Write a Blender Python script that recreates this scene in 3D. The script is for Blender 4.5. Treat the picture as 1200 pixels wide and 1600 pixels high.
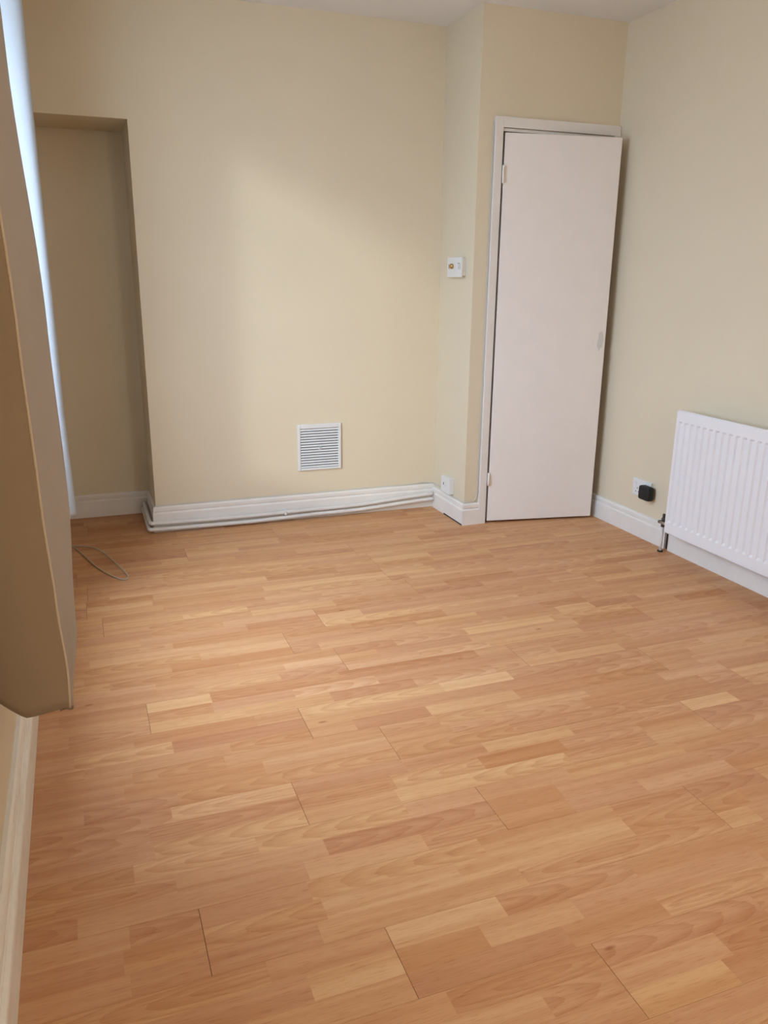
import bpy, bmesh, math, random
from mathutils import Vector, Matrix

for o in list(bpy.data.objects):
    bpy.data.objects.remove(o)
scene = bpy.context.scene
COL = scene.collection
R = math.radians

# ------------------------------------------------------------------ camera
F_PX, YAW, PITCH, ROLL, CAM_Z = 1256.98, 0.36056, 0.28815, 0.01045, 1.32
cam_d = bpy.data.cameras.new('camera')
cam = bpy.data.objects.new('camera', cam_d)
COL.objects.link(cam)
cam_d.sensor_fit = 'HORIZONTAL'
cam_d.sensor_width = 36.0
cam_d.lens = 36.0 * F_PX / 1200.0
cam_d.clip_start = 0.02
fw = Vector((math.sin(YAW) * math.cos(PITCH), math.cos(YAW) * math.cos(PITCH), -math.sin(PITCH)))
r0 = Vector((math.cos(YAW), -math.sin(YAW), 0))
u0 = r0.cross(fw)
r1 = r0 * math.cos(ROLL) + u0 * math.sin(ROLL)
u1 = -r0 * math.sin(ROLL) + u0 * math.cos(ROLL)
m = Matrix((r1, u1, -fw)).transposed().to_4x4()
m.translation = (0, 0, CAM_Z)
cam.matrix_world = m
scene.camera = cam

# ------------------------------------------------------------------ light
EXPOSURE = 0.0
SKY_STRENGTH = 13.0
SKY_COLOR = (0.80, 0.90, 1.0)
SUN_STRENGTH = 0.8
LAMP_POWER = 31.0
scene.view_settings.view_transform = 'Standard'
scene.view_settings.look = 'None'
scene.view_settings.gamma = 1.0
scene.view_settings.use_curve_mapping = False
scene.view_settings.exposure = EXPOSURE

world = bpy.data.worlds.new('overcast_sky')
scene.world = world
world.use_nodes = True
wn = world.node_tree
wn.nodes.clear()
w_out = wn.nodes.new('ShaderNodeOutputWorld')
w_bg = wn.nodes.new('ShaderNodeBackground')
w_tc = wn.nodes.new('ShaderNodeTexCoord')
w_sep = wn.nodes.new('ShaderNodeSeparateXYZ')
w_rmp = wn.nodes.new('ShaderNodeValToRGB')
w_rmp.color_ramp.elements[0].position = 0.0
w_rmp.color_ramp.elements[0].color = (0.40, 0.485, 0.635, 1)
w_rmp.color_ramp.elements[1].position = 1.0
w_rmp.color_ramp.elements[1].color = (0.94, 1.16, 1.54, 1)
wn.links.new(w_tc.outputs['Generated'], w_sep.inputs[0])
wn.links.new(w_sep.outputs['Z'], w_rmp.inputs[0])
wn.links.new(w_rmp.outputs[0], w_bg.inputs['Color'])
w_bg.inputs['Strength'].default_value = SKY_STRENGTH
wn.links.new(w_bg.outputs[0], w_out.inputs[0])

# hazy low sun coming through the side window
sun_d = bpy.data.lights.new('hazy_sun', 'SUN')
sun_d.energy = SUN_STRENGTH
sun_d.angle = R(6)
sun_d.color = (0.95, 1.0, 0.98)
sun = bpy.data.objects.new('hazy_sun', sun_d)
COL.objects.link(sun)
sun.location = (-4, 2, 4)
SUN_DIR = Vector((0.70, 0.71, -0.30))
sun.rotation_euler = SUN_DIR.to_track_quat('-Z', 'Y').to_euler()

# main measures (metres; camera stands above the origin, Y runs into the room)
XL = -0.2146            # face of the left skirting
XLW = XL - 0.032        # left wall
YB = 4.209              # chimney breast
YR = 4.605              # back of the alcove
XB = 0.308              # left corner of the chimney breast
XI = 1.900              # side of the boxed cupboard
YD = 3.801              # front of the boxed cupboard
XR = 2.700              # right wall
H = 2.524
YF = -1.60              # wall behind the camera
RT = 1.988              # alcove height
WY0, WY1, WZ0, WZ1 = 1.72, 3.31, 0.70, 2.42      # side window opening
RX0, RX1, RZ0, RZ1 = 0.95, 1.65, 1.10, 2.15      # window behind the camera


def portal(name, loc, rot, sx, sy):
    d = bpy.data.lights.new(name, 'AREA')
    d.shape = 'RECTANGLE'
    d.size, d.size_y = sx, sy
    d.cycles.is_portal = True
    o = bpy.data.objects.new(name, d)
    COL.objects.link(o)
    o.location = loc
    o.rotation_euler = rot
    return o


portal('window_portal', (XLW - 0.19, (WY0 + WY1) / 2, (WZ0 + WZ1) / 2), (0, R(-90), 0), WZ1 - WZ0, WY1 - WY0)
portal('window_portal', ((RX0 + RX1) / 2, YF - 0.27, (RZ0 + RZ1) / 2), (R(90), 0, 0), RX1 - RX0, RZ1 - RZ0)


# ------------------------------------------------------------------ materials
def new_mat(name):
    mt = bpy.data.materials.new(name)
    mt.use_nodes = True
    nt = mt.node_tree
    return mt, nt, nt.nodes['Principled BSDF']


def N(nt, kind, **kw):
    n = nt.nodes.new(kind)
    for k, v in kw.items():
        setattr(n, k, v)
    return n


def mix_col(nt, fac, a, b, blend='MIX'):
    n = nt.nodes.new('ShaderNodeMix')
    n.data_type = 'RGBA'
    n.blend_type = blend
    for s, v in ((0, fac), (6, a), (7, b)):
        if hasattr(v, 'links') or hasattr(v, 'is_linked'):
            nt.links.new(v, n.inputs[s])
        else:
            n.inputs[s].default_value = v if s == 0 else (*v, 1)
    return n.outputs[2]


def ramp(nt, val, p0, p1, c0=(0, 0, 0), c1=(1, 1, 1)):
    n = nt.nodes.new('ShaderNodeValToRGB')
    n.color_ramp.elements[0].position = p0
    n.color_ramp.elements[1].position = p1
    n.color_ramp.elements[0].color = (*c0, 1)
    n.color_ramp.elements[1].color = (*c1, 1)
    nt.links.new(val, n.inputs[0])
    return n.outputs[0]


def noise(nt, vec, scale, detail=3, rough=0.5, dist=0.0):
    n = nt.nodes.new('ShaderNodeTexNoise')
    n.inputs['Scale'].default_value = scale
    n.inputs['Detail'].default_value = detail
    n.inputs['Roughness'].default_value = rough
    n.inputs['Distortion'].default_value = dist
    if vec is not None:
        nt.links.new(vec, n.inputs['Vector'])
    return n.outputs['Fac']


def mapping(nt, vec, scale=(1, 1, 1), loc=(0, 0, 0), rot=(0, 0, 0)):
    n = nt.nodes.new('ShaderNodeMapping')
    n.inputs['Scale'].default_value = scale
    n.inputs['Location'].default_value = loc
    n.inputs['Rotation'].default_value = rot
    nt.links.new(vec, n.inputs['Vector'])
    return n.outputs[0]


def bump(nt, bsdf, height, strength, dist):
    b = nt.nodes.new('ShaderNodeBump')
    b.inputs['Strength'].default_value = strength
    b.inputs['Distance'].default_value = dist
    nt.links.new(height, b.inputs['Height'])
    nt.links.new(b.outputs[0], bsdf.inputs['Normal'])


def position(nt):
    return nt.nodes.new('ShaderNodeNewGeometry').outputs['Position']


def painted_wall(name, col, var=0.04):
    mt, nt, b = new_mat(name)
    p = position(nt)
    n1 = noise(nt, p, 2.2, 4, 0.55)
    dark = tuple(c * (1 - var) for c in col)
    lite = tuple(min(1, c * (1 + var * 0.6)) for c in col)
    c = mix_col(nt, n1, dark, lite)
    nt.links.new(c, b.inputs['Base Color'])
    b.inputs['Roughness'].default_value = 0.62
    b.inputs['Specular IOR Level'].default_value = 0.3
    bump(nt, b, noise(nt, p, 90, 3, 0.6), 0.10, 0.002)
    return mt


def gloss_paint(name, col, rough=0.38, grime=0.06, scuff=None):
    mt, nt, b = new_mat(name)
    p = position(nt)
    n1 = ramp(nt, noise(nt, p, 9, 5, 0.65), 0.35, 0.75)
    c = mix_col(nt, n1, tuple(x * (1 - grime) for x in col), col)
    if scuff:
        # worn, chipped streaks running along the board
        s = ramp(nt, noise(nt, mapping(nt, p, (60, 5, 60)), 1.0, 4, 0.6), 0.52, 0.68)
        c = mix_col(nt, s, c, scuff)
    nt.links.new(c, b.inputs['Base Color'])
    b.inputs['Roughness'].default_value = rough
    b.inputs['Specular IOR Level'].default_value = 0.4
    bump(nt, b, noise(nt, p, 40, 2, 0.5), 0.06, 0.002)
    return mt


def plain(name, col, rough=0.5, metal=0.0):
    mt, nt, b = new_mat(name)
    p = position(nt)
    c = mix_col(nt, noise(nt, p, 30, 2), tuple(x * 0.94 for x in col), col)
    nt.links.new(c, b.inputs['Base Color'])
    b.inputs['Roughness'].default_value = rough
    b.inputs['Metallic'].default_value = metal
    return mt


def fabric(name, col, transl=0.0):
    mt, nt, b = new_mat(name)
    p = position(nt)
    weave = noise(nt, mapping(nt, p, (400, 400, 160)), 1.0, 2)
    blot = noise(nt, mapping(nt, p, (9, 9, 2)), 1.0, 3)
    c = mix_col(nt, blot, tuple(x * 0.9 for x in col), col)
    c = mix_col(nt, weave, tuple(x * 0.92 for x in col), c)
    nt.links.new(c, b.inputs['Base Color'])
    b.inputs['Roughness'].default_value = 0.85
    b.inputs['Specular IOR Level'].default_value = 0.15
    b.inputs['Sheen Weight'].default_value = 0.15
    bump(nt, b, weave, 0.15, 0.001)
    if transl > 0:
        tr = nt.nodes.new('ShaderNodeBsdfTranslucent')
        nt.links.new(c, tr.inputs['Color'])
        mx = nt.nodes.new('ShaderNodeMixShader')
        mx.inputs[0].default_value = transl
        nt.links.new(b.outputs[0], mx.inputs[1])
        nt.links.new(tr.outputs[0], mx.inputs[2])
        nt.links.new(mx.outputs[0], nt.nodes['Material Output'].inputs['Surface'])
    return mt


def window_glass(name):
    mt = bpy.data.materials.new(name)
    mt.use_nodes = True
    nt = mt.node_tree
    nt.nodes.clear()
    out = nt.nodes.new('ShaderNodeOutputMaterial')
    tr = nt.nodes.new('ShaderNodeBsdfTransparent')
    tr.inputs['Color'].default_value = (0.97, 0.985, 0.98, 1)
    gl = nt.nodes.new('ShaderNodeBsdfGlossy')
    gl.inputs['Roughness'].default_value = 0.02
    mx = nt.nodes.new('ShaderNodeMixShader')
    mx.inputs[0].default_value = 0.04
    nt.links.new(tr.outputs[0], mx.inputs[1])
    nt.links.new(gl.outputs[0], mx.inputs[2])
    nt.links.new(mx.outputs[0], out.inputs['Surface'])
    return mt


def laminate():
    """Beech laminate: one printed strip per face, told apart by the face attribute 'strip'."""
    mt, nt, b = new_mat('beech_laminate')
    at = nt.nodes.new('ShaderNodeAttribute')
    at.attribute_name = 'strip'
    sp = nt.nodes.new('ShaderNodeSeparateColor')
    nt.links.new(at.outputs['Color'], sp.inputs[0])
    lite, hue, seed = sp.outputs[0], sp.outputs[1], sp.outputs[2]
    p = position(nt)
    # every strip is cut from another piece of wood: shift the pattern by its seed
    mul = N(nt, 'ShaderNodeMath', operation='MULTIPLY')
    nt.links.new(seed, mul.inputs[0])
    mul.inputs[1].default_value = 37.0
    comb = nt.nodes.new('ShaderNodeCombineXYZ')
    nt.links.new(mul.outputs[0], comb.inputs[0])
    nt.links.new(mul.outputs[0], comb.inputs[1])
    add = N(nt, 'ShaderNodeVectorMath', operation='ADD')
    nt.links.new(p, add.inputs[0])
    nt.links.new(comb.outputs[0], add.inputs[1])
    v = add.outputs[0]
    # base tone
    warm = mix_col(nt, lite, (0.57, 0.272, 0.112), (0.76, 0.475, 0.235))
    pink = mix_col(nt, lite, (0.55, 0.262, 0.130), (0.70, 0.405, 0.218))
    c = mix_col(nt, hue, warm, pink)
    # long streaks
    st = noise(nt, mapping(nt, v, (1.1, 26, 1)), 1.0, 4, 0.6, 0.4)
    c = mix_col(nt, ramp(nt, st, 0.40, 0.72), c, (0.83, 0.70, 0.60), 'MULTIPLY')
    # flame (cathedral) rings, on some strips only
    uv = nt.nodes.new('ShaderNodeUVMap')
    uv.uv_map = 'strip_uv'
    sh = N(nt, 'ShaderNodeMath', operation='MULTIPLY_ADD')
    nt.links.new(hue, sh.inputs[0])
    sh.inputs[1].default_value = 0.9
    sh.inputs[2].default_value = -0.45
    cs = nt.nodes.new('ShaderNodeCombineXYZ')
    nt.links.new(sh.outputs[0], cs.inputs[0])
    nt.links.new(mul.outputs[0], cs.inputs[2])
    va = N(nt, 'ShaderNodeVectorMath', operation='ADD')
    nt.links.new(uv.outputs[0], va.inputs[0])
    nt.links.new(cs.outputs[0], va.inputs[1])
    wv = N(nt, 'ShaderNodeTexWave', wave_type='RINGS', rings_direction='Z', wave_profile='SAW')
    nt.links.new(mapping(nt, va.outputs[0], (2.6, 22, 1)), wv.inputs['Vector'])
    wv.inputs['Scale'].default_value = 1.35
    wv.inputs['Distortion'].default_value = 2.2
    wv.inputs['Detail'].default_value = 2.0
    wv.inputs['Detail Scale'].default_value = 1.6
    sel = N(nt, 'ShaderNodeMath', operation='GREATER_THAN')
    nt.links.new(seed, sel.inputs[0])
    sel.inputs[1].default_value = 0.60
    fm = N(nt, 'ShaderNodeMath', operation='MULTIPLY')
    nt.links.new(ramp(nt, wv.outputs['Fac'], 0.30, 1.0), fm.inputs[0])
    nt.links.new(sel.outputs[0], fm.inputs[1])
    fm2 = N(nt, 'ShaderNodeMath', operation='MULTIPLY')
    nt.links.new(fm.outputs[0], fm2.inputs[0])
    fm2.inputs[1].default_value = 0.55
    c = mix_col(nt, fm2.outputs[0], c, (0.80, 0.66, 0.55), 'MULTIPLY')
    # fine pores
    po = noise(nt, mapping(nt, v, (22, 420, 1)), 1.0, 2, 0.5)
    c = mix_col(nt, ramp(nt, po, 0.54, 0.72), c, (0.84, 0.74, 0.64), 'MULTIPLY')
    # odd dark knots
    vo = nt.nodes.new('ShaderNodeTexVoronoi')
    vo.inputs['Scale'].default_value = 1.0
    nt.links.new(mapping(nt, v, (3.0, 8.0, 1)), vo.inputs['Vector'])
    kn = ramp(nt, vo.outputs['Distance'], 0.02, 0.055, (1, 1, 1), (0, 0, 0))
    c = mix_col(nt, kn, c, (0.62, 0.46, 0.36), 'MULTIPLY')
    nt.links.new(c, b.inputs['Base Color'])
    rg = ramp(nt, noise(nt, p, 5, 4, 0.6), 0.3, 0.7, (0.40, 0.40, 0.40), (0.50, 0.50, 0.50))
    nt.links.new(rg, b.inputs['Roughness'])
    b.inputs['Specular IOR Level'].default_value = 0.25
    bump(nt, b, po, 0.03, 0.0005)
    return mt


CREAM = (0.75, 0.655, 0.485)
WHITE = (0.84, 0.80, 0.745)
M = dict(
    wall=painted_wall('cream_emulsion', CREAM),
    ceiling=painted_wall('white_ceiling_paint', (0.85, 0.84, 0.83), 0.03),
    trim=gloss_paint('white_gloss_paint', WHITE),
    worn=gloss_paint('worn_white_gloss_paint', (0.90, 0.85, 0.76), 0.5, 0.08, (0.74, 0.67, 0.57)),
    door=gloss_paint('door_paint', (0.87, 0.82, 0.775), 0.42, 0.03),
    rad=gloss_paint('radiator_enamel', (0.84, 0.83, 0.84), 0.32, 0.02),
    pipe=gloss_paint('pipe_paint', (0.80, 0.765, 0.72), 0.4, 0.12),
    plastic=plain('white_plastic', (0.80, 0.80, 0.78), 0.35),
    vent=plain('white_vent_plastic', (0.78, 0.78, 0.77), 0.45),
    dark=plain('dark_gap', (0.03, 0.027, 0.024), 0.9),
    black=plain('black_plastic', (0.008, 0.008, 0.009), 0.6),
    grey=plain('grey_print', (0.33, 0.33, 0.33), 0.5),
    shade=plain('slat_gap_shade_grey', (0.16, 0.16, 0.155), 0.9),  # dark grey puts the shade between the vent slats into the colour
    brass=plain('brass', (0.62, 0.40, 0.16), 0.3, 1.0),
    steel=plain('dull_steel', (0.52, 0.50, 0.47), 0.4, 1.0),
    tarnish=plain('tarnished_valve_metal', (0.10, 0.09, 0.08), 0.5, 0.6),
    filler=plain('grey_filler', (0.68, 0.675, 0.64), 0.7),
    cable=plain('grey_cable_sheath', (0.62, 0.60, 0.55), 0.5),
    loop=plain('beige_cable_sheath', (0.50, 0.43, 0.33), 0.5),
    curtain=fabric('beige_curtain_cloth', (0.43, 0.325, 0.215), 0.20),
    lining=fabric('grey_curtain_lining', (0.56, 0.485, 0.40), 0.30),
    seam=fabric('pale_seam_tape', (0.66, 0.54, 0.39)),
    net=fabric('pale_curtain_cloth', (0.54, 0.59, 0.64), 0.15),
    glass=window_glass('window_glass'),
    floor=laminate(),
    sub=plain('dark_underlay', (0.07, 0.04, 0.025), 0.9),
    ground=plain('pale_paving', (0.30, 0.29, 0.27), 0.9),
)


# ------------------------------------------------------------------ mesh helpers
def link(name, me, mat, parent=None, smooth=False):
    if mat is not None and not me.materials:
        me.materials.append(mat)
    if smooth:
        for p in me.polygons:
            p.use_smooth = True
    o = bpy.data.objects.new(name, me)
    COL.objects.link(o)
    if parent is not None:
        o.parent = parent
    return o


def wloc(o):
    v = Vector((0, 0, 0))
    while o is not None:
        v += o.location
        o = o.parent
    return v


def obj(name, bm, mat, parent=None, smooth=False):
    """bm holds world coordinates; the object's origin goes to the middle of its base."""
    bmesh.ops.recalc_face_normals(bm, faces=bm.faces)
    lo = Vector([min(v.co[i] for v in bm.verts) for i in range(3)])
    hi = Vector([max(v.co[i] for v in bm.verts) for i in range(3)])
    org = Vector(((lo.x + hi.x) / 2, (lo.y + hi.y) / 2, lo.z))
    for v in bm.verts:
        v.co -= org
    me = bpy.data.meshes.new(name)
    bm.to_mesh(me)
    bm.free()
    o = link(name, me, mat, parent, smooth)
    o.location = org - (wloc(parent) if parent is not None else Vector((0, 0, 0)))
    return o


def tag(o, label, cat, group=None, kind=None):
    o['label'] = label
    o['category'] = cat
    if group:
        o['group'] = group
    if kind:
        o['kind'] = kind
    return o


def thing(name, loc, label, cat, group=None, kind=None):
    o = bpy.data.objects.new(name, None)
    o.empty_display_size = 0.05
    COL.objects.link(o)
    o.location = loc
    return tag(o, label, cat, group, kind)


def box(bm, x0, x1, y0, y1, z0, z1):
    vs = [bm.verts.new((x, y, z)) for x in (x0, x1) for y in (y0, y1) for z in (z0, z1)]
    for f in ((0, 1, 3, 2), (4, 6, 7, 5), (0, 4, 5, 1), (2, 3, 7, 6), (0, 2, 6, 4), (1, 5, 7, 3)):
        bm.faces.new([vs[i] for i in f])
    return vs


def bbox(x0, x1, y0, y1, z0, z1, bev=0.0, seg=2):
    bm = bmesh.new()
    box(bm, x0, x1, y0, y1, z0, z1)
    if bev > 0:
        bmesh.ops.bevel(bm, geom=list(bm.edges), offset=bev, segments=seg, profile=0.7, affect='EDGES')
    return bm


def boxes(*args):
    bm = bmesh.new()
    for a in args:
        box(bm, *a)
    return bm


def extrude_profile(prof, p0, p1, normal, m0=0.0, m1=0.0):
    """prof: closed list of (depth, z); runs from p0 to p1 (xy); m0/m1 mitre factors (length gained per depth)."""
    bm = bmesh.new()
    d = Vector((p1[0] - p0[0], p1[1] - p0[1], 0)).normalized()
    n = Vector((*normal, 0))
    rings = []
    for p, s, mf in ((p0, -1, m0), (p1, 1, m1)):
        rings.append([bm.verts.new(Vector((p[0], p[1], 0)) + n * a + d * (s * mf * a) + Vector((0, 0, z))) for a, z in prof])
    k = len(prof)
    for i in range(k):
        bm.faces.new((rings[0][i], rings[0][(i + 1) % k], rings[1][(i + 1) % k], rings[1][i]))
    bm.faces.new(rings[0])
    bm.faces.new(rings[1][::-1])
    return bm


def smooth_path(pts, steps=6, closed=False):
    pts = [Vector(p) for p in pts]
    out = []
    n = len(pts)
    for i in range(n - 1):
        a = pts[max(i - 1, 0)]
        b, c = pts[i], pts[i + 1]
        d = pts[min(i + 2, n - 1)]
        for k in range(steps):
            t = k / steps
            out.append(0.5 * ((2 * b) + (c - a) * t + (2 * a - 5 * b + 4 * c - d) * t * t + (3 * b - a - 3 * c + d) * t ** 3))
    out.append(pts[-1])
    return out


def tube(pts, r, seg=8):
    bm = bmesh.new()
    rings = []
    n = len(pts)
    ref = None
    for i, p in enumerate(pts):
        t = (pts[min(i + 1, n - 1)] - pts[max(i - 1, 0)]).normalized()
        if ref is None:
            ref = Vector((0, 0, 1)) if abs(t.z) < 0.9 else Vector((1, 0, 0))
        a = (ref - t * ref.dot(t)).normalized()
        ref = a
        b = t.cross(a)
        rings.append([bm.verts.new(p + r * (math.cos(2 * math.pi * k / seg) * a + math.sin(2 * math.pi * k / seg) * b)) for k in range(seg)])
    for i in range(n - 1):
        for k in range(seg):
            bm.faces.new((rings[i][k], rings[i][(k + 1) % seg], rings[i + 1][(k + 1) % seg], rings[i + 1][k]))
    bm.faces.new(rings[0][::-1])
    bm.faces.new(rings[-1])
    return bm


def cyl(p0, p1, r, seg=16, bev=0.0):
    p0, p1 = Vector(p0), Vector(p1)
    d = (p1 - p0)
    if bev > 0:
        u = d.normalized()
        ts = [(p0, r - bev), (p0 + u * bev, r), (p1 - u * bev, r), (p1, r - bev)]
    else:
        ts = [(p0, r), (p1, r)]
    bm = bmesh.new()
    t = d.normalized()
    ref = Vector((0, 0, 1)) if abs(t.z) < 0.9 else Vector((1, 0, 0))
    a = (ref - t * ref.dot(t)).normalized()
    b = t.cross(a)
    rings = [[bm.verts.new(p + rr * (math.cos(2 * math.pi * k / seg) * a + math.sin(2 * math.pi * k / seg) * b)) for k in range(seg)] for p, rr in ts]
    for i in range(len(rings) - 1):
        for k in range(seg):
            bm.faces.new((rings[i][k], rings[i][(k + 1) % seg], rings[i + 1][(k + 1) % seg], rings[i + 1][k]))
    bm.faces.new(rings[0][::-1])
    bm.faces.new(rings[-1])
    return bm


# ------------------------------------------------------------------ room shell
S = 'structure'
T = 0.20
tag(obj('ceiling', bbox(XLW - T, XR + 0.2, YF - 0.28, YR + 0.2, H, H + 0.15), M['ceiling']),
    'white painted flat ceiling above the cream walls', 'ceiling', kind=S)

tag(obj('wall_back', boxes(
    (XB, XR + 0.2, YB, YR + 0.2, -0.05, H),
    (XLW - T, XB, YB, YR + 0.2, RT, H),
    (XLW - T, XB, YR, YR + 0.2, -0.05, RT)), M['wall']),
    'cream far wall with a door-high alcove at its left end', 'wall', kind=S)

tag(obj('wall_cupboard', boxes(
    (XI, 2.026, YD, YD + 0.05, -0.05, H),
    (XI, XI + 0.05, YD + 0.05, YB, -0.05, H),
    (2.026, XR, YD, YD + 0.05, 2.0, H),
    (2.655, XR, YD, YD + 0.05, -0.05, 2.0)), M['wall']),
    'cream boxed-out cupboard wall around the white door', 'wall', kind=S)

tag(obj('wall_right', bbox(XR, XR + 0.2, YF - 0.28, YR, -0.05, H), M['wall']),
    'plain cream right-hand wall behind the radiator', 'wall', kind=S)

tag(obj('wall_left', boxes(
    (XLW - T, XLW, YF - 0.28, WY0, -0.05, H),
    (XLW - T, XLW, WY1, YR, -0.05, H),
    (XLW - T, XLW, WY0, WY1, -0.05, WZ0),
    (XLW - T, XLW, WY0, WY1, WZ1, H)), M['wall']),
    'cream window wall on the left behind the curtains', 'wall', kind=S)

tag(obj('wall_front', boxes(
    (XLW, RX0, YF - 0.28, YF, -0.05, H),
    (RX1, XR, YF - 0.28, YF, -0.05, H),
    (RX0, RX1, YF - 0.28, YF, -0.05, RZ0),
    (RX0, RX1, YF - 0.28, YF, RZ1, H)), M['wall']),
    'cream wall behind the viewer with a small window', 'wall', kind=S)

tag(obj('ground_outside', boxes((-40, XLW - T, -40, 40, -0.5, -0.4), (XLW - T, 40, -40, YF - 0.28, -0.5, -0.4)), M['ground']),
    'pale paving outside the windows', 'ground', kind=S)

# ------------------------------------------------------------------ floor: laminate boards, three printed strips each
random.seed(11)
floor = tag(obj('floor', bbox(XLW, XR, YF, YR, -0.05, -0.0085), M['sub']),
            'beech-look laminate floor of three-strip boards', 'floor', kind=S)
BW, BL = 0.1854, 1.289
ROW0 = 1.6544
JOINT = {2: 0.101, 1: 0.548, 0: 0.752, -1: 0.434, -2: 0.893, -3: 0.135, -4: 0.495, -5: 0.880}
# row index n covers ROW0 + (n..n+1) * BW counted so that row 0 lies at 1.84..2.02
FX0, FX1, FY0, FY1 = XLW + 0.004, XR - 0.004, YF + 0.004, YR - 0.004
GAP, SEAM = 0.0011, 0.0005


def board(x0, x1, y0, y1, cuts):
    bm = bmesh.new()
    lay = bm.loops.layers.float_color.new('strip')
    uvl = bm.loops.layers.uv.new('strip_uv')
    zt, zb, bv = 0.0, -0.008, 0.0006
    X0, X1, Y0, Y1 = x0 + GAP / 2, x1 - GAP / 2, y0 + SEAM / 2, y1 - SEAM / 2
    last = (0.4, 0.5, 0.2)
    for (sy0, sy1, xs) in cuts:
        ya, yb = max(sy0, Y0), min(sy1, Y1)
        if yb - ya < 0.002:
            continue
        for (xa, xb, colr) in xs:
            a, b = max(xa, X0), min(xb, X1)
            if b - a < 0.001:
                continue
            f = bm.faces.new([bm.verts.new(c) for c in ((a, ya, zt), (b, ya, zt), (b, yb, zt), (a, yb, zt))])
            for l in f.loops:
                l[lay] = (*colr, 1)
                l[uvl].uv = (l.vert.co.x - (xa + xb) / 2, l.vert.co.y - (sy0 + sy1) / 2)
            last = colr
    for quad in (((X0, Y0), (X1, Y0)), ((X1, Y0), (X1, Y1)), ((X1, Y1), (X0, Y1)), ((X0, Y1), (X0, Y0))):
        (ax, ay), (bx_, by_) = quad
        f = bm.faces.new([bm.verts.new(c) for c in ((ax, ay, zb), (bx_, by_, zb), (bx_, by_, zt), (ax, ay, zt))])
        for l in f.loops:
            l[lay] = (0.0, last[1], last[2], 1)
    return bm


def board_obj(bm):
    lo = Vector((min(v.co.x for v in bm.verts), min(v.co.y for v in bm.verts), 0))
    for v in bm.verts:
        v.co -= lo
    me = bpy.data.meshes.new('floor_board')
    bm.normal_update()
    bm.to_mesh(me)
    bm.free()
    o = link('floor_board', me, M['floor'], floor)
    o.location = lo - floor.location
    return o


n0 = math.floor((FY0 - ROW0) / BW)
n1 = math.ceil((FY1 - ROW0) / BW)
for n in range(n0, n1):
    y0, y1 = ROW0 + n * BW, ROW0 + (n + 1) * BW
    k = n - 1
    j = JOINT.get(k, random.random() * BL)
    ya, yb = max(y0, FY0), min(y1, FY1)
    if yb - ya < 0.01:
        continue
    x = j - BL * math.ceil((j - FX0) / BL)
    while x < FX1:
        xa, xb = max(x, FX0), min(x + BL, FX1)
        if xb - xa > 0.01:
            cuts = []
            for s in range(3):
                sy0, sy1 = y0 + s * BW / 3, y0 + (s + 1) * BW / 3
                xs, cx = [], x
                first = True
                while cx < x + BL:
                    ln = random.uniform(0.22, 0.52)
                    if first:
                        ln *= random.uniform(0.35, 1.0)
                        first = False
                    if x + BL - (cx + ln) < 0.12:
                        ln = x + BL - cx
                    lt = min(1, max(0, random.gauss(0.47, 0.19)))
                    xs.append((cx, cx + ln, (lt, random.random(), random.random())))
                    cx += ln
                cuts.append((sy0, sy1, xs))
            board_obj(board(xa, xb, ya, yb, cuts))
        x += BL

# ------------------------------------------------------------------ skirting boards
def sk_prof(h, d=0.018):
    return [(0, 0), (d, 0), (d, h - 0.040), (d - 0.002, h - 0.036), (d - 0.007, h - 0.031), (d - 0.007, h - 0.028),
            (d - 0.003, h - 0.025), (d - 0.003, h - 0.010), (d - 0.006, h - 0.003), (d - 0.010, h), (0, h)]


HB = 0.138
bb = tag(obj('baseboard_back', extrude_profile(sk_prof(HB), (XB, YB), (XI, YB), (0, -1), m0=1.0), M['trim']),
         'white moulded skirting along the chimney breast behind the two pipes', 'skirting', kind=S)
tag(obj('baseboard_alcove', extrude_profile(sk_prof(0.128), (XLW, YR), (XB, YR), (0, -1)), M['trim']),
    'white skirting at the back of the alcove', 'skirting', kind=S)
tag(obj('baseboard_reveal', extrude_profile(sk_prof(0.128), (XB, YR), (XB, YB), (-1, 0), m1=1.0), M['trim']),
    'short white skirting on the side return of the alcove', 'skirting', kind=S)
bc = thing('baseboard_cupboard', (XI, YD, 0), 'white moulded skirting wrapping the cupboard corner', 'skirting', kind=S)
obj('side_board', extrude_profile(sk_prof(0.122), (XI, YB), (XI, YD), (-1, 0), m1=1.0), M['trim'], bc)
obj('front_board', extrude_profile(sk_prof(0.122), (XI, YD), (1.984, YD), (0, -1), m0=1.0), M['trim'], bc)
obj('floor_gap', bbox(XI - 0.0185, XI + 0.002, YD - 0.016, YD + 0.22, 0.0005, 0.008), M['dark'], bc)
tag(obj('baseboard_right', extrude_profile(sk_prof(0.125), (XR, YD), (XR, 3.105), (-1, 0)), M['trim']),
    'white skirting on the right wall under the double socket', 'skirting', kind=S)
tag(obj('baseboard_radiator', extrude_profile(sk_prof(0.125), (XR, 3.078), (XR, YF), (-1, 0)), M['trim']),
    'white skirting on the right wall running below the radiator', 'skirting', kind=S)
tag(obj('baseboard_gap', bbox(XR - 0.006, XR + 0.001, 3.078, 3.105, 0.0, 0.125), M['dark']),
    'dark notch between the two lengths of right-hand skirting', 'gap', kind=S)
lp = [(0, 0), (0.032, 0), (0.032, 0.098), (0.030, 0.104), (0.022, 0.110), (0.021, 0.116), (0.019, 0.118), (0.019, 0.132),
      (0.016, 0.142), (0.010, 0.150), (0, 0.150)]
tag(obj('baseboard_left', extrude_profile(lp, (XLW, YF), (XLW, YR), (1, 0)), M['worn']),
    'scuffed off-white moulded skirting along the left wall below the curtain', 'skirting', kind=S)

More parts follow.
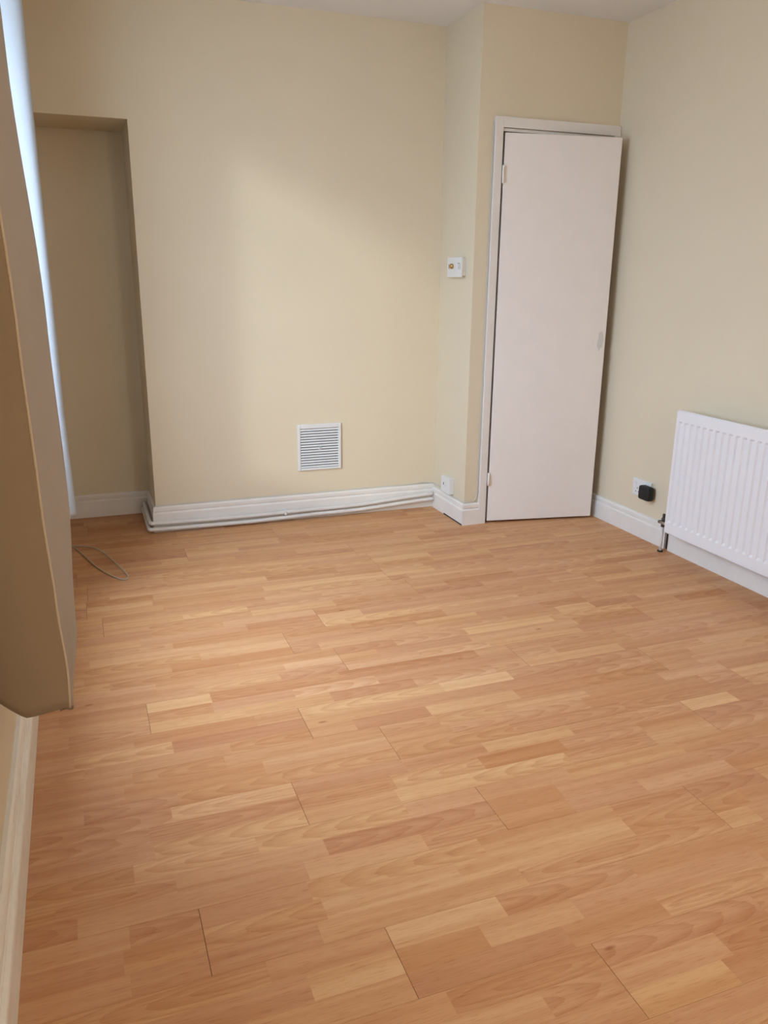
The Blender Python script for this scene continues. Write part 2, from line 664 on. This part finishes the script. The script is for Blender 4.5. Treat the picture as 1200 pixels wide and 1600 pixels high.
# ------------------------------------------------------------------ door with frame
d1 = thing('door_1', (2.034, YD, 0), 'plain white flush cupboard door standing slightly ajar in the corner', 'door', kind=S)
obj('architrave', bbox(1.982, 2.024, YD - 0.018, YD, 0, 2.052, 0.003), M['trim'], d1)
obj('architrave', bbox(2.662, XR - 0.001, YD - 0.018, YD, 0, 2.004, 0.003), M['trim'], d1)
obj('architrave', bbox(2.0241, XR - 0.002, YD - 0.018, YD, 2.0041, 2.052, 0.003), M['trim'], d1)
obj('door_lining', boxes((2.014, 2.027, YD - 0.012, YD + 0.10, 0, 2.0), (2.655, 2.668, YD, YD + 0.10, 0, 2.0),
                         (2.027, 2.655, YD - 0.010, YD + 0.10, 1.988, 2.0)), M['trim'], d1)
obj('cupboard_shade_sheet', bbox(2.0, XR - 0.002, YD + 0.20, YD + 0.21, 0, 2.02), M['dark'], d1)  # near-black sheet, the dark inside the cupboard put into its colour
# leaf, hinged on its left edge
ang = math.atan2(0.100, 0.605)
HX, HY = 2.037, 3.786
LW = 0.613
leaf_bm = bbox(0, LW, 0, 0.034, 0.012, 1.982, 0.0015, 1)
rot = Matrix.Translation((HX, HY, 0)) @ Matrix.Rotation(-ang, 4, 'Z')
leaf_bm.transform(rot)
leaf = obj('leaf', leaf_bm, M['door'], d1)
for z0, z1 in ((1.751, 1.835), (0.215, 0.287)):
    hb = cyl((2.031, HY - 0.007, z0), (2.031, HY - 0.007, z1), 0.006, 12, 0.0015)
    hg = obj('hinge', hb, M['trim'], leaf, True)
    hg['label'] = 'painted steel hinge knuckle'
pb = bmesh.new()
random.seed(5)
ring = []
for i in range(14):
    a = 2 * math.pi * i / 14
    rr = 1 + random.uniform(-0.22, 0.22)
    ring.append((LW - 0.028 + 0.016 * rr * math.cos(a), 0.985 + 0.045 * rr * math.sin(a)))
vb = [pb.verts.new((x, 0.001, z)) for x, z in ring]
vf = [pb.verts.new((x, -0.0012, z)) for x, z in ring]
pb.faces.new(vf)
for i in range(14):
    pb.faces.new((vb[i], vb[(i + 1) % 14], vf[(i + 1) % 14], vf[i]))
pb.transform(rot)
fp = obj('filler_patch', pb, M['filler'], leaf)
fp['label'] = 'grey filled patch where the handle used to be'

# ------------------------------------------------------------------ windows
def window(name, label, axis, a0, a1, z0, z1, face, inward, depth, split=0.5):
    """axis 'y': window in a wall of constant x (face = outer frame plane); axis 'x' likewise."""
    def bx(a, b, c0, c1, p, q, bev=0.004):
        lo, hi = min(p, q), max(p, q)
        return bbox(lo, hi, a, b, c0, c1, bev) if axis == 'y' else bbox(a, b, lo, hi, c0, c1, bev)
    mid = a0 + (a1 - a0) * split
    loc = (face, mid, z0) if axis == 'y' else (mid, face, z0)
    w = thing(name, loc, label, 'window', kind=S)
    f0, f1 = face, face + inward * 0.06
    for a, b, c0, c1 in ((a0, a0 + 0.055, z0, z1), (a1 - 0.055, a1, z0, z1), (a0 + 0.055, a1 - 0.055, z0, z0 + 0.06),
                         (a0 + 0.055, a1 - 0.055, z1 - 0.055, z1)):
        obj('frame_rail', bx(a, b, c0, c1, f0, f1), M['trim'], w)
    obj('mullion', bx(mid - 0.03, mid + 0.03, z0 + 0.06, z1 - 0.055, f0, f1), M['trim'], w)
    for a, b in ((a0 + 0.055, mid - 0.03), (mid + 0.03, a1 - 0.055)):
        obj('pane', bx(a, b, z0 + 0.06, z1 - 0.055, face + inward * 0.026, face + inward * 0.03, 0), M['glass'], w)
    obj('window_sill', bx(a0, a1, z0 - 0.001, z0 + 0.02, face + inward * 0.06, face + inward * (depth + 0.02)), M['trim'], w)
    return w


window('window_1', 'white framed side window between the two curtains', 'y', WY0, WY1, WZ0, WZ1, XLW - 0.18, 1, 0.18, 0.16)
window('window_2', 'white framed window in the wall behind the viewer', 'x', RX0, RX1, RZ0, RZ1, YF - 0.26, 1, 0.26)

# ------------------------------------------------------------------ curtains
def curtain(outline, scale_fn, hem_fn, top, label, pieces, base, seam=None, rows=40, steps=5):
    """outline: (offset from the skirting face, y) plan of the folds; scale_fn(z, k) scales the offsets with height;
    pieces: (name, first fold point, last fold point, material) cut out of the plan; seam: fold point of the edge cord."""
    path = smooth_path([(o, y, 0) for o, y in outline], steps)
    grid = []
    for r in range(rows + 1):
        t = (r / rows) ** 1.25
        row = []
        for i, p in enumerate(path):
            z0 = hem_fn(p.x, p.y, i / steps)
            z = z0 + (top - z0) * t
            s = scale_fn(z, i / steps) if p.x > 0 else 1.0
            row.append(Vector((XL + p.x * s, p.y + 0.004 * math.sin(5 * z + 0.7 * i / steps), z)))
        grid.append(row)
    th = thing('curtain', base, label, 'curtain', 'pair of curtains at the side window')
    for nm, k0, k1, mat in pieces:
        a, b = int(k0 * steps), min(int(k1 * steps), len(path) - 1)
        bm = bmesh.new()
        vs = [[bm.verts.new(grid[r][i]) for i in range(a, b + 1)] for r in range(rows + 1)]
        for r in range(rows):
            for i in range(b - a):
                bm.faces.new((vs[r][i], vs[r][i + 1], vs[r + 1][i + 1], vs[r + 1][i]))
        o = obj(nm, bm, mat, th, True)
        so = o.modifiers.new('cloth_thickness', 'SOLIDIFY')
        so.thickness = 0.003
        so.offset = 0
    if seam is not None:
        q = int(seam * steps)
        sm = obj('edge_seam', tube([grid[r][q] + Vector((0.0010, -0.0014, 0)) for r in range(rows + 1)], 0.0026, 8), M['seam'], th, True)
        sm['label'] = 'pale stitched leading edge'
    return th


near_plan = [(-0.024, 1.665), (-0.012, 1.628), (0.015, 1.602), (0.055, 1.592), (0.095, 1.592), (0.119, 1.597), (0.106, 1.610),
             (0.112, 1.632), (0.138, 1.662), (0.156, 1.702), (0.165, 1.735), (0.156, 1.760), (0.10, 1.775), (0.05, 1.785), (0.04, 1.800),
             (0.09, 1.812), (0.145, 1.826), (0.150, 1.846), (0.10, 1.860), (0.05, 1.870), (0.04, 1.885), (0.10, 1.90), (0.135, 1.92),
             (0.10, 1.94), (0.05, 1.95)]


def interp(tab, x):
    if x <= tab[0][0]:
        return tab[0][1]
    for (a, va), (b, vb_) in zip(tab, tab[1:]):
        if x <= b:
            t = (x - a) / (b - a)
            t = t * t * (3 - 2 * t)
            return va + (vb_ - va) * t
    return tab[-1][1]


tip_tab = [(0.40, 0.129), (0.60, 0.156), (0.87, 0.167), (1.23, 0.161), (1.70, 0.141), (2.4, 0.12)]
ridge_tab = [(0.40, 0.128), (0.54, 0.133), (0.69, 0.126), (0.89, 0.119), (1.2, 0.114), (1.7, 0.100), (2.4, 0.085)]


def near_scale(z, k):
    a = interp(ridge_tab, z) / 0.117            # first, broad fold
    b = interp(tip_tab, z) / 0.165              # second fold, the one that sticks out furthest
    t = min(1, max(0, (k - 6.0) / 4.0))
    return a + (b - a) * t


def near_hem(o, y, k):
    z = 0.462 - 0.55 * (min(y, 1.76) - 1.592)
    if k < 5:
        z += 0.040 * max(0, 1 - max(o, -0.02) / 0.045)
    return z + 0.004 * math.sin(k * 1.7)


curtain(near_plan, near_scale, near_hem, 2.455,
        'beige curtain gathered open at the near end of the window, hem above the floor',
        [('front_cloth', 0, 5.8, M['curtain']), ('lining', 5.8, 24, M['lining'])], (XL + 0.06, 1.75, 0.38), 5.0)
far_plan = [(o_ * 1.033, y_ - 0.47) for o_, y_ in [(-0.02, 3.78), (0.03, 3.785), (0.09, 3.79), (0.125, 3.80), (0.137, 3.82), (0.13, 3.845), (0.09, 3.86), (0.05, 3.87),
            (0.04, 3.89), (0.08, 3.905), (0.125, 3.92), (0.13, 3.945), (0.09, 3.96), (0.04, 3.97), (0.03, 3.99), (0.09, 4.01),
            (0.12, 4.03), (0.08, 4.05), (0.02, 4.06)]]
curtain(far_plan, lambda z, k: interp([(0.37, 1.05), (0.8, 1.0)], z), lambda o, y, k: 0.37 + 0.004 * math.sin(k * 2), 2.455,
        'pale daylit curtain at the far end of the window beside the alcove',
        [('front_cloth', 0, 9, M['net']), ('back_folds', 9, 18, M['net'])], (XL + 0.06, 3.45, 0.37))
# pole carrying both curtains (above the picture)
cp = thing('curtain_pole', (XL + 0.07, 2.6, 2.455), 'white curtain pole above the side window carrying both curtains', 'curtain pole')
obj('rod', cyl((XL + 0.07, 1.45, 2.47), (XL + 0.07, 3.70, 2.47), 0.013, 14), M['trim'], cp, True)
for y in (1.45, 3.70):
    obj('finial', cyl((XL + 0.07, y - 0.02, 2.47), (XL + 0.07, y + 0.02, 2.47), 0.022, 14, 0.008), M['trim'], cp, True)
for y in (1.50, 2.6, 3.66):
    obj('bracket', boxes((XLW, XL + 0.07, y - 0.01, y + 0.01, 2.452, 2.457), (XLW, XLW + 0.006, y - 0.02, y + 0.02, 2.44, 2.50)), M['trim'], cp)

# ------------------------------------------------------------------ radiator
RXF, RY1, RY0, RZB, RZT = 2.594, 3.013, 1.733, 0.134, 0.720
rad = thing('radiator', (2.63, (RY0 + RY1) / 2, RZB), 'white fluted panel radiator on the right wall', 'radiator')
bm = bmesh.new()
PIT = 0.04
nfl = int((RY1 - RY0) / PIT)
ys = [(RY1, 0.0)]
y_ = RY1 - 0.010
ys.append((y_ + 0.004, 0.0))
for i in range(nfl):
    c = RY1 - 0.026 - i * PIT
    ys += [(c + 0.012, 0.0), (c + 0.007, 1.0), (c - 0.007, 1.0), (c - 0.012, 0.0)]
ys = [p for p in ys if p[0] > RY0 + 0.004] + [(RY0, 0.0)]
zs = [(RZB, 0), (RZB + 0.045, 0), (RZB + 0.056, 1), (RZT - 0.056, 1), (RZT - 0.046, 0), (RZT, 0)]
front = [[bm.verts.new((RXF + 0.0075 * a * b, y, z)) for y, a in ys] for z, b in zs]
XBK = RXF + 0.022
for r in range(len(zs) - 1):
    for i in range(len(ys) - 1):
        bm.faces.new((front[r][i], front[r][i + 1], front[r + 1][i + 1], front[r + 1][i]))
bk = [bm.verts.new((XBK, y, z)) for y, z in ((RY1, RZB), (RY0, RZB), (RY0, RZT), (RY1, RZT))]
bm.faces.new(bk)
bm.faces.new([front[0][i] for i in range(len(ys))] + [bk[1], bk[0]])
bm.faces.new([front[-1][i] for i in range(len(ys) - 1, -1, -1)] + [bk[3], bk[2]])
bm.faces.new([front[r][0] for r in range(len(zs))] + [bk[3], bk[0]])
bm.faces.new([front[r][-1] for r in range(len(zs) - 1, -1, -1)] + [bk[1], bk[2]])
obj('front_panel', bm, M['rad'], rad)
obj('bottom_seam', bbox(RXF + 0.004, RXF + 0.018, RY0 + 0.004, RY1 - 0.004, RZB - 0.010, RZB, 0.002, 1), M['rad'], rad)
obj('top_seam', bbox(RXF + 0.004, RXF + 0.018, RY0 + 0.004, RY1 - 0.004, RZT, RZT + 0.004, 0.001, 1), M['rad'], rad)
cb = bmesh.new()
k = 0
yy = RY1 - 0.08
while yy > RY0 + 0.06:
    box(cb, XBK, XBK + 0.03, yy - 0.0008, yy + 0.0008, RZB + 0.06, RZT - 0.06)
    yy -= 0.03
fins = obj('convector_fins', cb, M['rad'], rad)
for y in (RY1 - 0.2, RY0 + 0.2):
    obj('wall_bracket', boxes((XBK, XR - 0.002, y - 0.015, y + 0.015, RZT - 0.09, RZT - 0.085), (XBK, XR - 0.002, y - 0.015, y + 0.015, RZB + 0.085, RZB + 0.09),
                              (XR - 0.005, XR - 0.0012, y - 0.02, y + 0.02, RZB + 0.06, RZT - 0.06)), M['rad'], rad)
vlv = obj('valve', cyl((2.640, 3.078, 0.128), (2.640, 3.078, 0.176), 0.0105, 12, 0.003), M['tarnish'], rad, True)
vlv['label'] = 'tarnished lockshield valve at the radiator corner'
obj('valve_cap', cyl((2.640, 3.078, 0.176), (2.640, 3.078, 0.196), 0.007, 10, 0.002), M['tarnish'], vlv, True)
obj('valve_tail', cyl((2.612, 3.072, 0.160), (2.612, 3.010, 0.160), 0.007, 10), M['steel'], vlv, True)
obj('valve_elbow', cyl((2.642, 3.072, 0.160), (2.606, 3.072, 0.160), 0.008, 10, 0.002), M['tarnish'], vlv, True)
obj('feed_pipe', cyl((2.640, 3.078, -0.004), (2.640, 3.078, 0.130), 0.0075, 12), M['pipe'], rad, True)
obj('floor_collar', cyl((2.640, 3.078, 0.0005), (2.640, 3.078, 0.006), 0.014, 12), M['black'], rad, True)

# ------------------------------------------------------------------ heating pipes along the chimney breast
def pipe_path(zs_, yoff, xoff):
    pts = [(XB - xoff, YR - 0.02, zs_[0] + 0.004), (XB - xoff, 4.40, zs_[0] + 0.003), (XB - xoff, YB - yoff + 0.032, zs_[0]),
           (XB - xoff + 0.009, YB - yoff + 0.009, zs_[0]), (XB - xoff + 0.032, YB - yoff, zs_[0]),
           (0.60, YB - yoff, zs_[1] + 0.001), (0.83, YB - yoff, zs_[1]), (1.15, YB - yoff, zs_[2] - 0.002), (1.41, YB - yoff, zs_[2]),
           (1.70, YB - yoff, zs_[3] - 0.010), (1.880, YB - yoff, zs_[3])]
    return smooth_path(pts, 5)


pu = obj('heating_pipe', tube(pipe_path((0.056, 0.050, 0.056, 0.084), 0.037, 0.035), 0.0105, 10), M['pipe'], None, True)
tag(pu, 'upper of the two white painted pipes along the chimney breast skirting', 'pipe', 'pipes along the skirting')
pl = obj('heating_pipe', tube(pipe_path((0.026, 0.021, 0.030, 0.056), 0.047, 0.043), 0.0105, 10), M['pipe'], None, True)
tag(pl, 'lower of the two white painted pipes, just above the floor', 'pipe', 'pipes along the skirting')
obj('pipe_clip', bbox(0.985, 0.999, YB - 0.052, YB - 0.016, 0.038, 0.066, 0.003, 1), M['plastic'], pu)

# ------------------------------------------------------------------ ventilation grille
vx0, vx1, vz0, vz1 = 1.077, 1.325, 0.271, 0.528
vg = thing('ventilation_grille', ((vx0 + vx1) / 2, YB, vz0), 'square white louvred vent grille low on the chimney breast', 'vent')
yf = YB - 0.013
for a in ((vx0, vx0 + 0.016, vz0, vz1), (vx1 - 0.016, vx1, vz0, vz1), (vx0 + 0.016, vx1 - 0.016, vz0, vz0 + 0.013),
          (vx0 + 0.016, vx1 - 0.016, vz1 - 0.024, vz1)):
    obj('frame_rail', bbox(a[0], a[1], yf, YB, a[2], a[3], 0.003, 1), M['vent'], vg)
obj('backing', bbox(vx0 + 0.01, vx1 - 0.01, YB - 0.0015, YB - 0.0002, vz0 + 0.008, vz1 - 0.015), M['shade'], vg)  # dark sheet whose colour stands for shade in the slat gaps
NS = 15
sl_me = None
pitch = (vz1 - 0.024 - vz0 - 0.013) / NS
for i in range(NS):
    zc = vz0 + 0.013 + (i + 0.5) * pitch
    sb = bmesh.new()
    prof = [(yf + 0.002, zc - 0.0040), (yf + 0.0045, zc - 0.0046), (YB - 0.003, zc + 0.0032), (YB - 0.0055, zc + 0.0046)]
    ra = [sb.verts.new((vx0 + 0.0155, y, z)) for y, z in prof]
    rb = [sb.verts.new((vx1 - 0.0155, y, z)) for y, z in prof]
    for q in range(4):
        sb.faces.new((ra[q], ra[(q + 1) % 4], rb[(q + 1) % 4], rb[q]))
    sb.faces.new(ra)
    sb.faces.new(rb[::-1])
    obj('slat', sb, M['vent'], vg)
cz = (vz0 + vz1) / 2 - 0.004
obj('adjuster', bbox((vx0 + vx1) / 2 - 0.009, (vx0 + vx1) / 2 + 0.009, yf - 0.003, yf + 0.004, cz - 0.008, cz + 0.006, 0.002, 1), M['vent'], vg)
obj('screw', cyl(((vx0 + vx1) / 2, yf - 0.0045, cz), ((vx0 + vx1) / 2, yf, cz), 0.004, 10), M['grey'], vg)

# ------------------------------------------------------------------ double wall socket and black plug-in adapter
sk = thing('double_socket', (XR, 3.329, 0.213), 'white double wall socket low on the right wall, partly covered', 'socket')
obj('plate', bbox(XR - 0.010, XR, 3.256, 3.402, 0.214, 0.303, 0.003), M['plastic'], sk)
for yc in (3.366, 3.292):
    rk = obj('rocker_switch', bbox(XR - 0.014, XR - 0.008, yc + 0.006, yc + 0.016, 0.268, 0.288, 0.0015, 1), M['plastic'], sk)
    obj('switch_mark', bbox(XR - 0.0145, XR - 0.0138, yc + 0.009, yc + 0.013, 0.281, 0.285), M['grey'], rk)
    for dy, dz, w, hh in ((0.0, 0.026, 0.004, 0.008), (-0.011, 0.010, 0.0065, 0.004), (0.011, 0.010, 0.0065, 0.004)):
        obj('pin_hole', bbox(XR - 0.0106, XR - 0.0095, yc - 0.004 + dy - w / 2, yc - 0.004 + dy + w / 2, 0.222 + dz, 0.222 + dz + hh), M['dark'], sk)
pg = obj('plug_adapter', bbox(XR - 0.052, XR - 0.0105, 3.222, 3.306, 0.215, 0.288, 0.0195, 5), M['black'], None, True)
tag(pg, 'small black rounded plug-in adapter in the wall socket', 'plug')

# ------------------------------------------------------------------ control box with brass knob, on the cupboard side
cx0, cx1 = XI - 0.030, XI
sw = thing('wall_control', (XI, 3.95, 1.31), 'white wall control box with a brass knob on the cupboard side', 'control box')
obj('back_box', bbox(XI - 0.022, XI, 3.888, 4.040, 1.312, 1.402, 0.003), M['plastic'], sw)
fp_ = obj('face_plate', bbox(cx0, XI - 0.0222, 3.878, 4.050, 1.306, 1.405, 0.003), M['plastic'], sw)
kb = obj('knob', cyl((cx0 + 0.001, 3.982, 1.360), (cx0 - 0.016, 3.982, 1.360), 0.0135, 16, 0.004), M['brass'], sw, True)
kb['label'] = 'round brass knob'
obj('slot', bbox(cx0 - 0.0006, cx0 + 0.0008, 4.026, 4.033, 1.346, 1.370), M['grey'], fp_)
for y, z0, z1 in ((3.912, 1.344, 1.374), (3.896, 1.344, 1.374)):
    obj('print_bar', bbox(cx0 - 0.0006, cx0 + 0.0008, y - 0.0022, y + 0.0022, z0, z1), M['grey'], fp_)
obj('print_bar', bbox(cx0 - 0.0006, cx0 + 0.0008, 3.896, 3.926, 1.373, 1.376), M['grey'], fp_)

# ------------------------------------------------------------------ telephone box and its cable
ph = thing('telephone_socket', (XI, 3.99, 0.135), 'small white telephone junction box above the cupboard skirting', 'telephone socket')
obj('casing', bbox(XI - 0.030, XI, 3.934, 4.046, 0.136, 0.226, 0.004), M['plastic'], ph)
obj('port', bbox(XI - 0.0306, XI - 0.029, 4.006, 4.014, 0.178, 0.192), M['dark'], ph)
obj('screw', cyl((XI - 0.0308, 3.985, 0.178), (XI - 0.029, 3.985, 0.178), 0.003, 8), M['grey'], ph)
c1 = smooth_path([(0.30, YB - 0.006, 0.139), (0.33, YB - 0.008, 0.1405), (0.6, YB - 0.006, 0.1405), (1.0, YB - 0.006, 0.1405), (1.4, YB - 0.006, 0.1405),
                  (1.72, YB - 0.006, 0.1405), (1.82, YB - 0.006, 0.146), (1.875, YB - 0.010, 0.143), (XI - 0.008, YB - 0.045, 0.140), (XI - 0.008, 4.08, 0.142),
                  (XI - 0.010, 4.044, 0.150)], 5)
tag(obj('telephone_cable', tube(c1, 0.0028, 6), M['cable'], None, True),
    'thin grey cable lying along the top of the chimney breast skirting', 'cable')
c2 = smooth_path([(XI - 0.010, 3.945, 0.130), (XI - 0.010, 3.90, 0.126), (XI - 0.006, 3.85, 0.126), (XI - 0.006, YD - 0.004, 0.126), (XI + 0.004, YD - 0.008, 0.126), (1.93, YD - 0.006, 0.126),
                  (1.955, YD - 0.006, 0.131), (1.968, YD - 0.005, 0.148), (1.975, YD - 0.005, 0.19), (1.9765, YD - 0.005, 0.30), (1.977, YD - 0.005, 0.8),
                  (1.977, YD - 0.005, 1.4), (1.977, YD - 0.005, 1.95), (1.978, YD - 0.005, 2.03)], 5)
tag(obj('telephone_cable', tube(c2, 0.0028, 6), M['cable'], None, True),
    'thin grey cable climbing beside the door frame from the telephone box', 'cable')

# ------------------------------------------------------------------ loose cable on the floor
c3 = smooth_path([(-0.20, 4.16, 0.03), (-0.16, 4.13, 0.004), (-0.114, 4.092, 0.004), (-0.034, 4.024, 0.012), (0.022, 3.915, 0.016), (0.085, 3.715, 0.010), (0.117, 3.590, 0.004),
                  (0.112, 3.535, 0.004), (0.085, 3.545, 0.004), (0.039, 3.625, 0.004), (-0.012, 3.748, 0.004), (-0.065, 3.935, 0.004), (-0.108, 4.069, 0.004), (-0.17, 4.20, 0.004)], 7)
tag(obj('loose_cable', tube(c3, 0.0036, 6), M['loop'], None, True),
    'thin beige cable looped on the floor beside the curtain', 'cable')

# ------------------------------------------------------------------ pendant lamp behind the viewer
LX, LY = 1.24, -0.70
cl = thing('ceiling_lamp', (LX, LY, 2.20), 'warm pendant ceiling lamp hanging behind the viewer', 'lamp')
obj('ceiling_rose', cyl((LX, LY, H - 0.03), (LX, LY, H), 0.045, 20, 0.008), M['plastic'], cl, True)
obj('cord', cyl((LX, LY, 2.31), (LX, LY, H - 0.03), 0.003, 8), M['plastic'], cl, True)
obj('bulb_holder', cyl((LX, LY, 2.265), (LX, LY, 2.315), 0.02, 16, 0.004), M['plastic'], cl, True)
bm = bmesh.new()
bmesh.ops.create_uvsphere(bm, u_segments=16, v_segments=10, radius=0.034)
bmesh.ops.translate(bm, verts=bm.verts, vec=(LX, LY, 2.232))
gm, gnt, gb = new_mat('frosted_bulb')
gb.inputs['Emission Color'].default_value = (1.0, 0.84, 0.60, 1)
gb.inputs['Emission Strength'].default_value = 20
obj('bulb', bm, gm, cl, True)
ld = bpy.data.lights.new('bulb_light', 'POINT')
ld.energy = LAMP_POWER
ld.color = (1.0, 0.84, 0.60)
ld.shadow_soft_size = 0.06
lo_ = bpy.data.objects.new('bulb_light', ld)
COL.objects.link(lo_)
lo_.location = (LX, LY, 2.15)
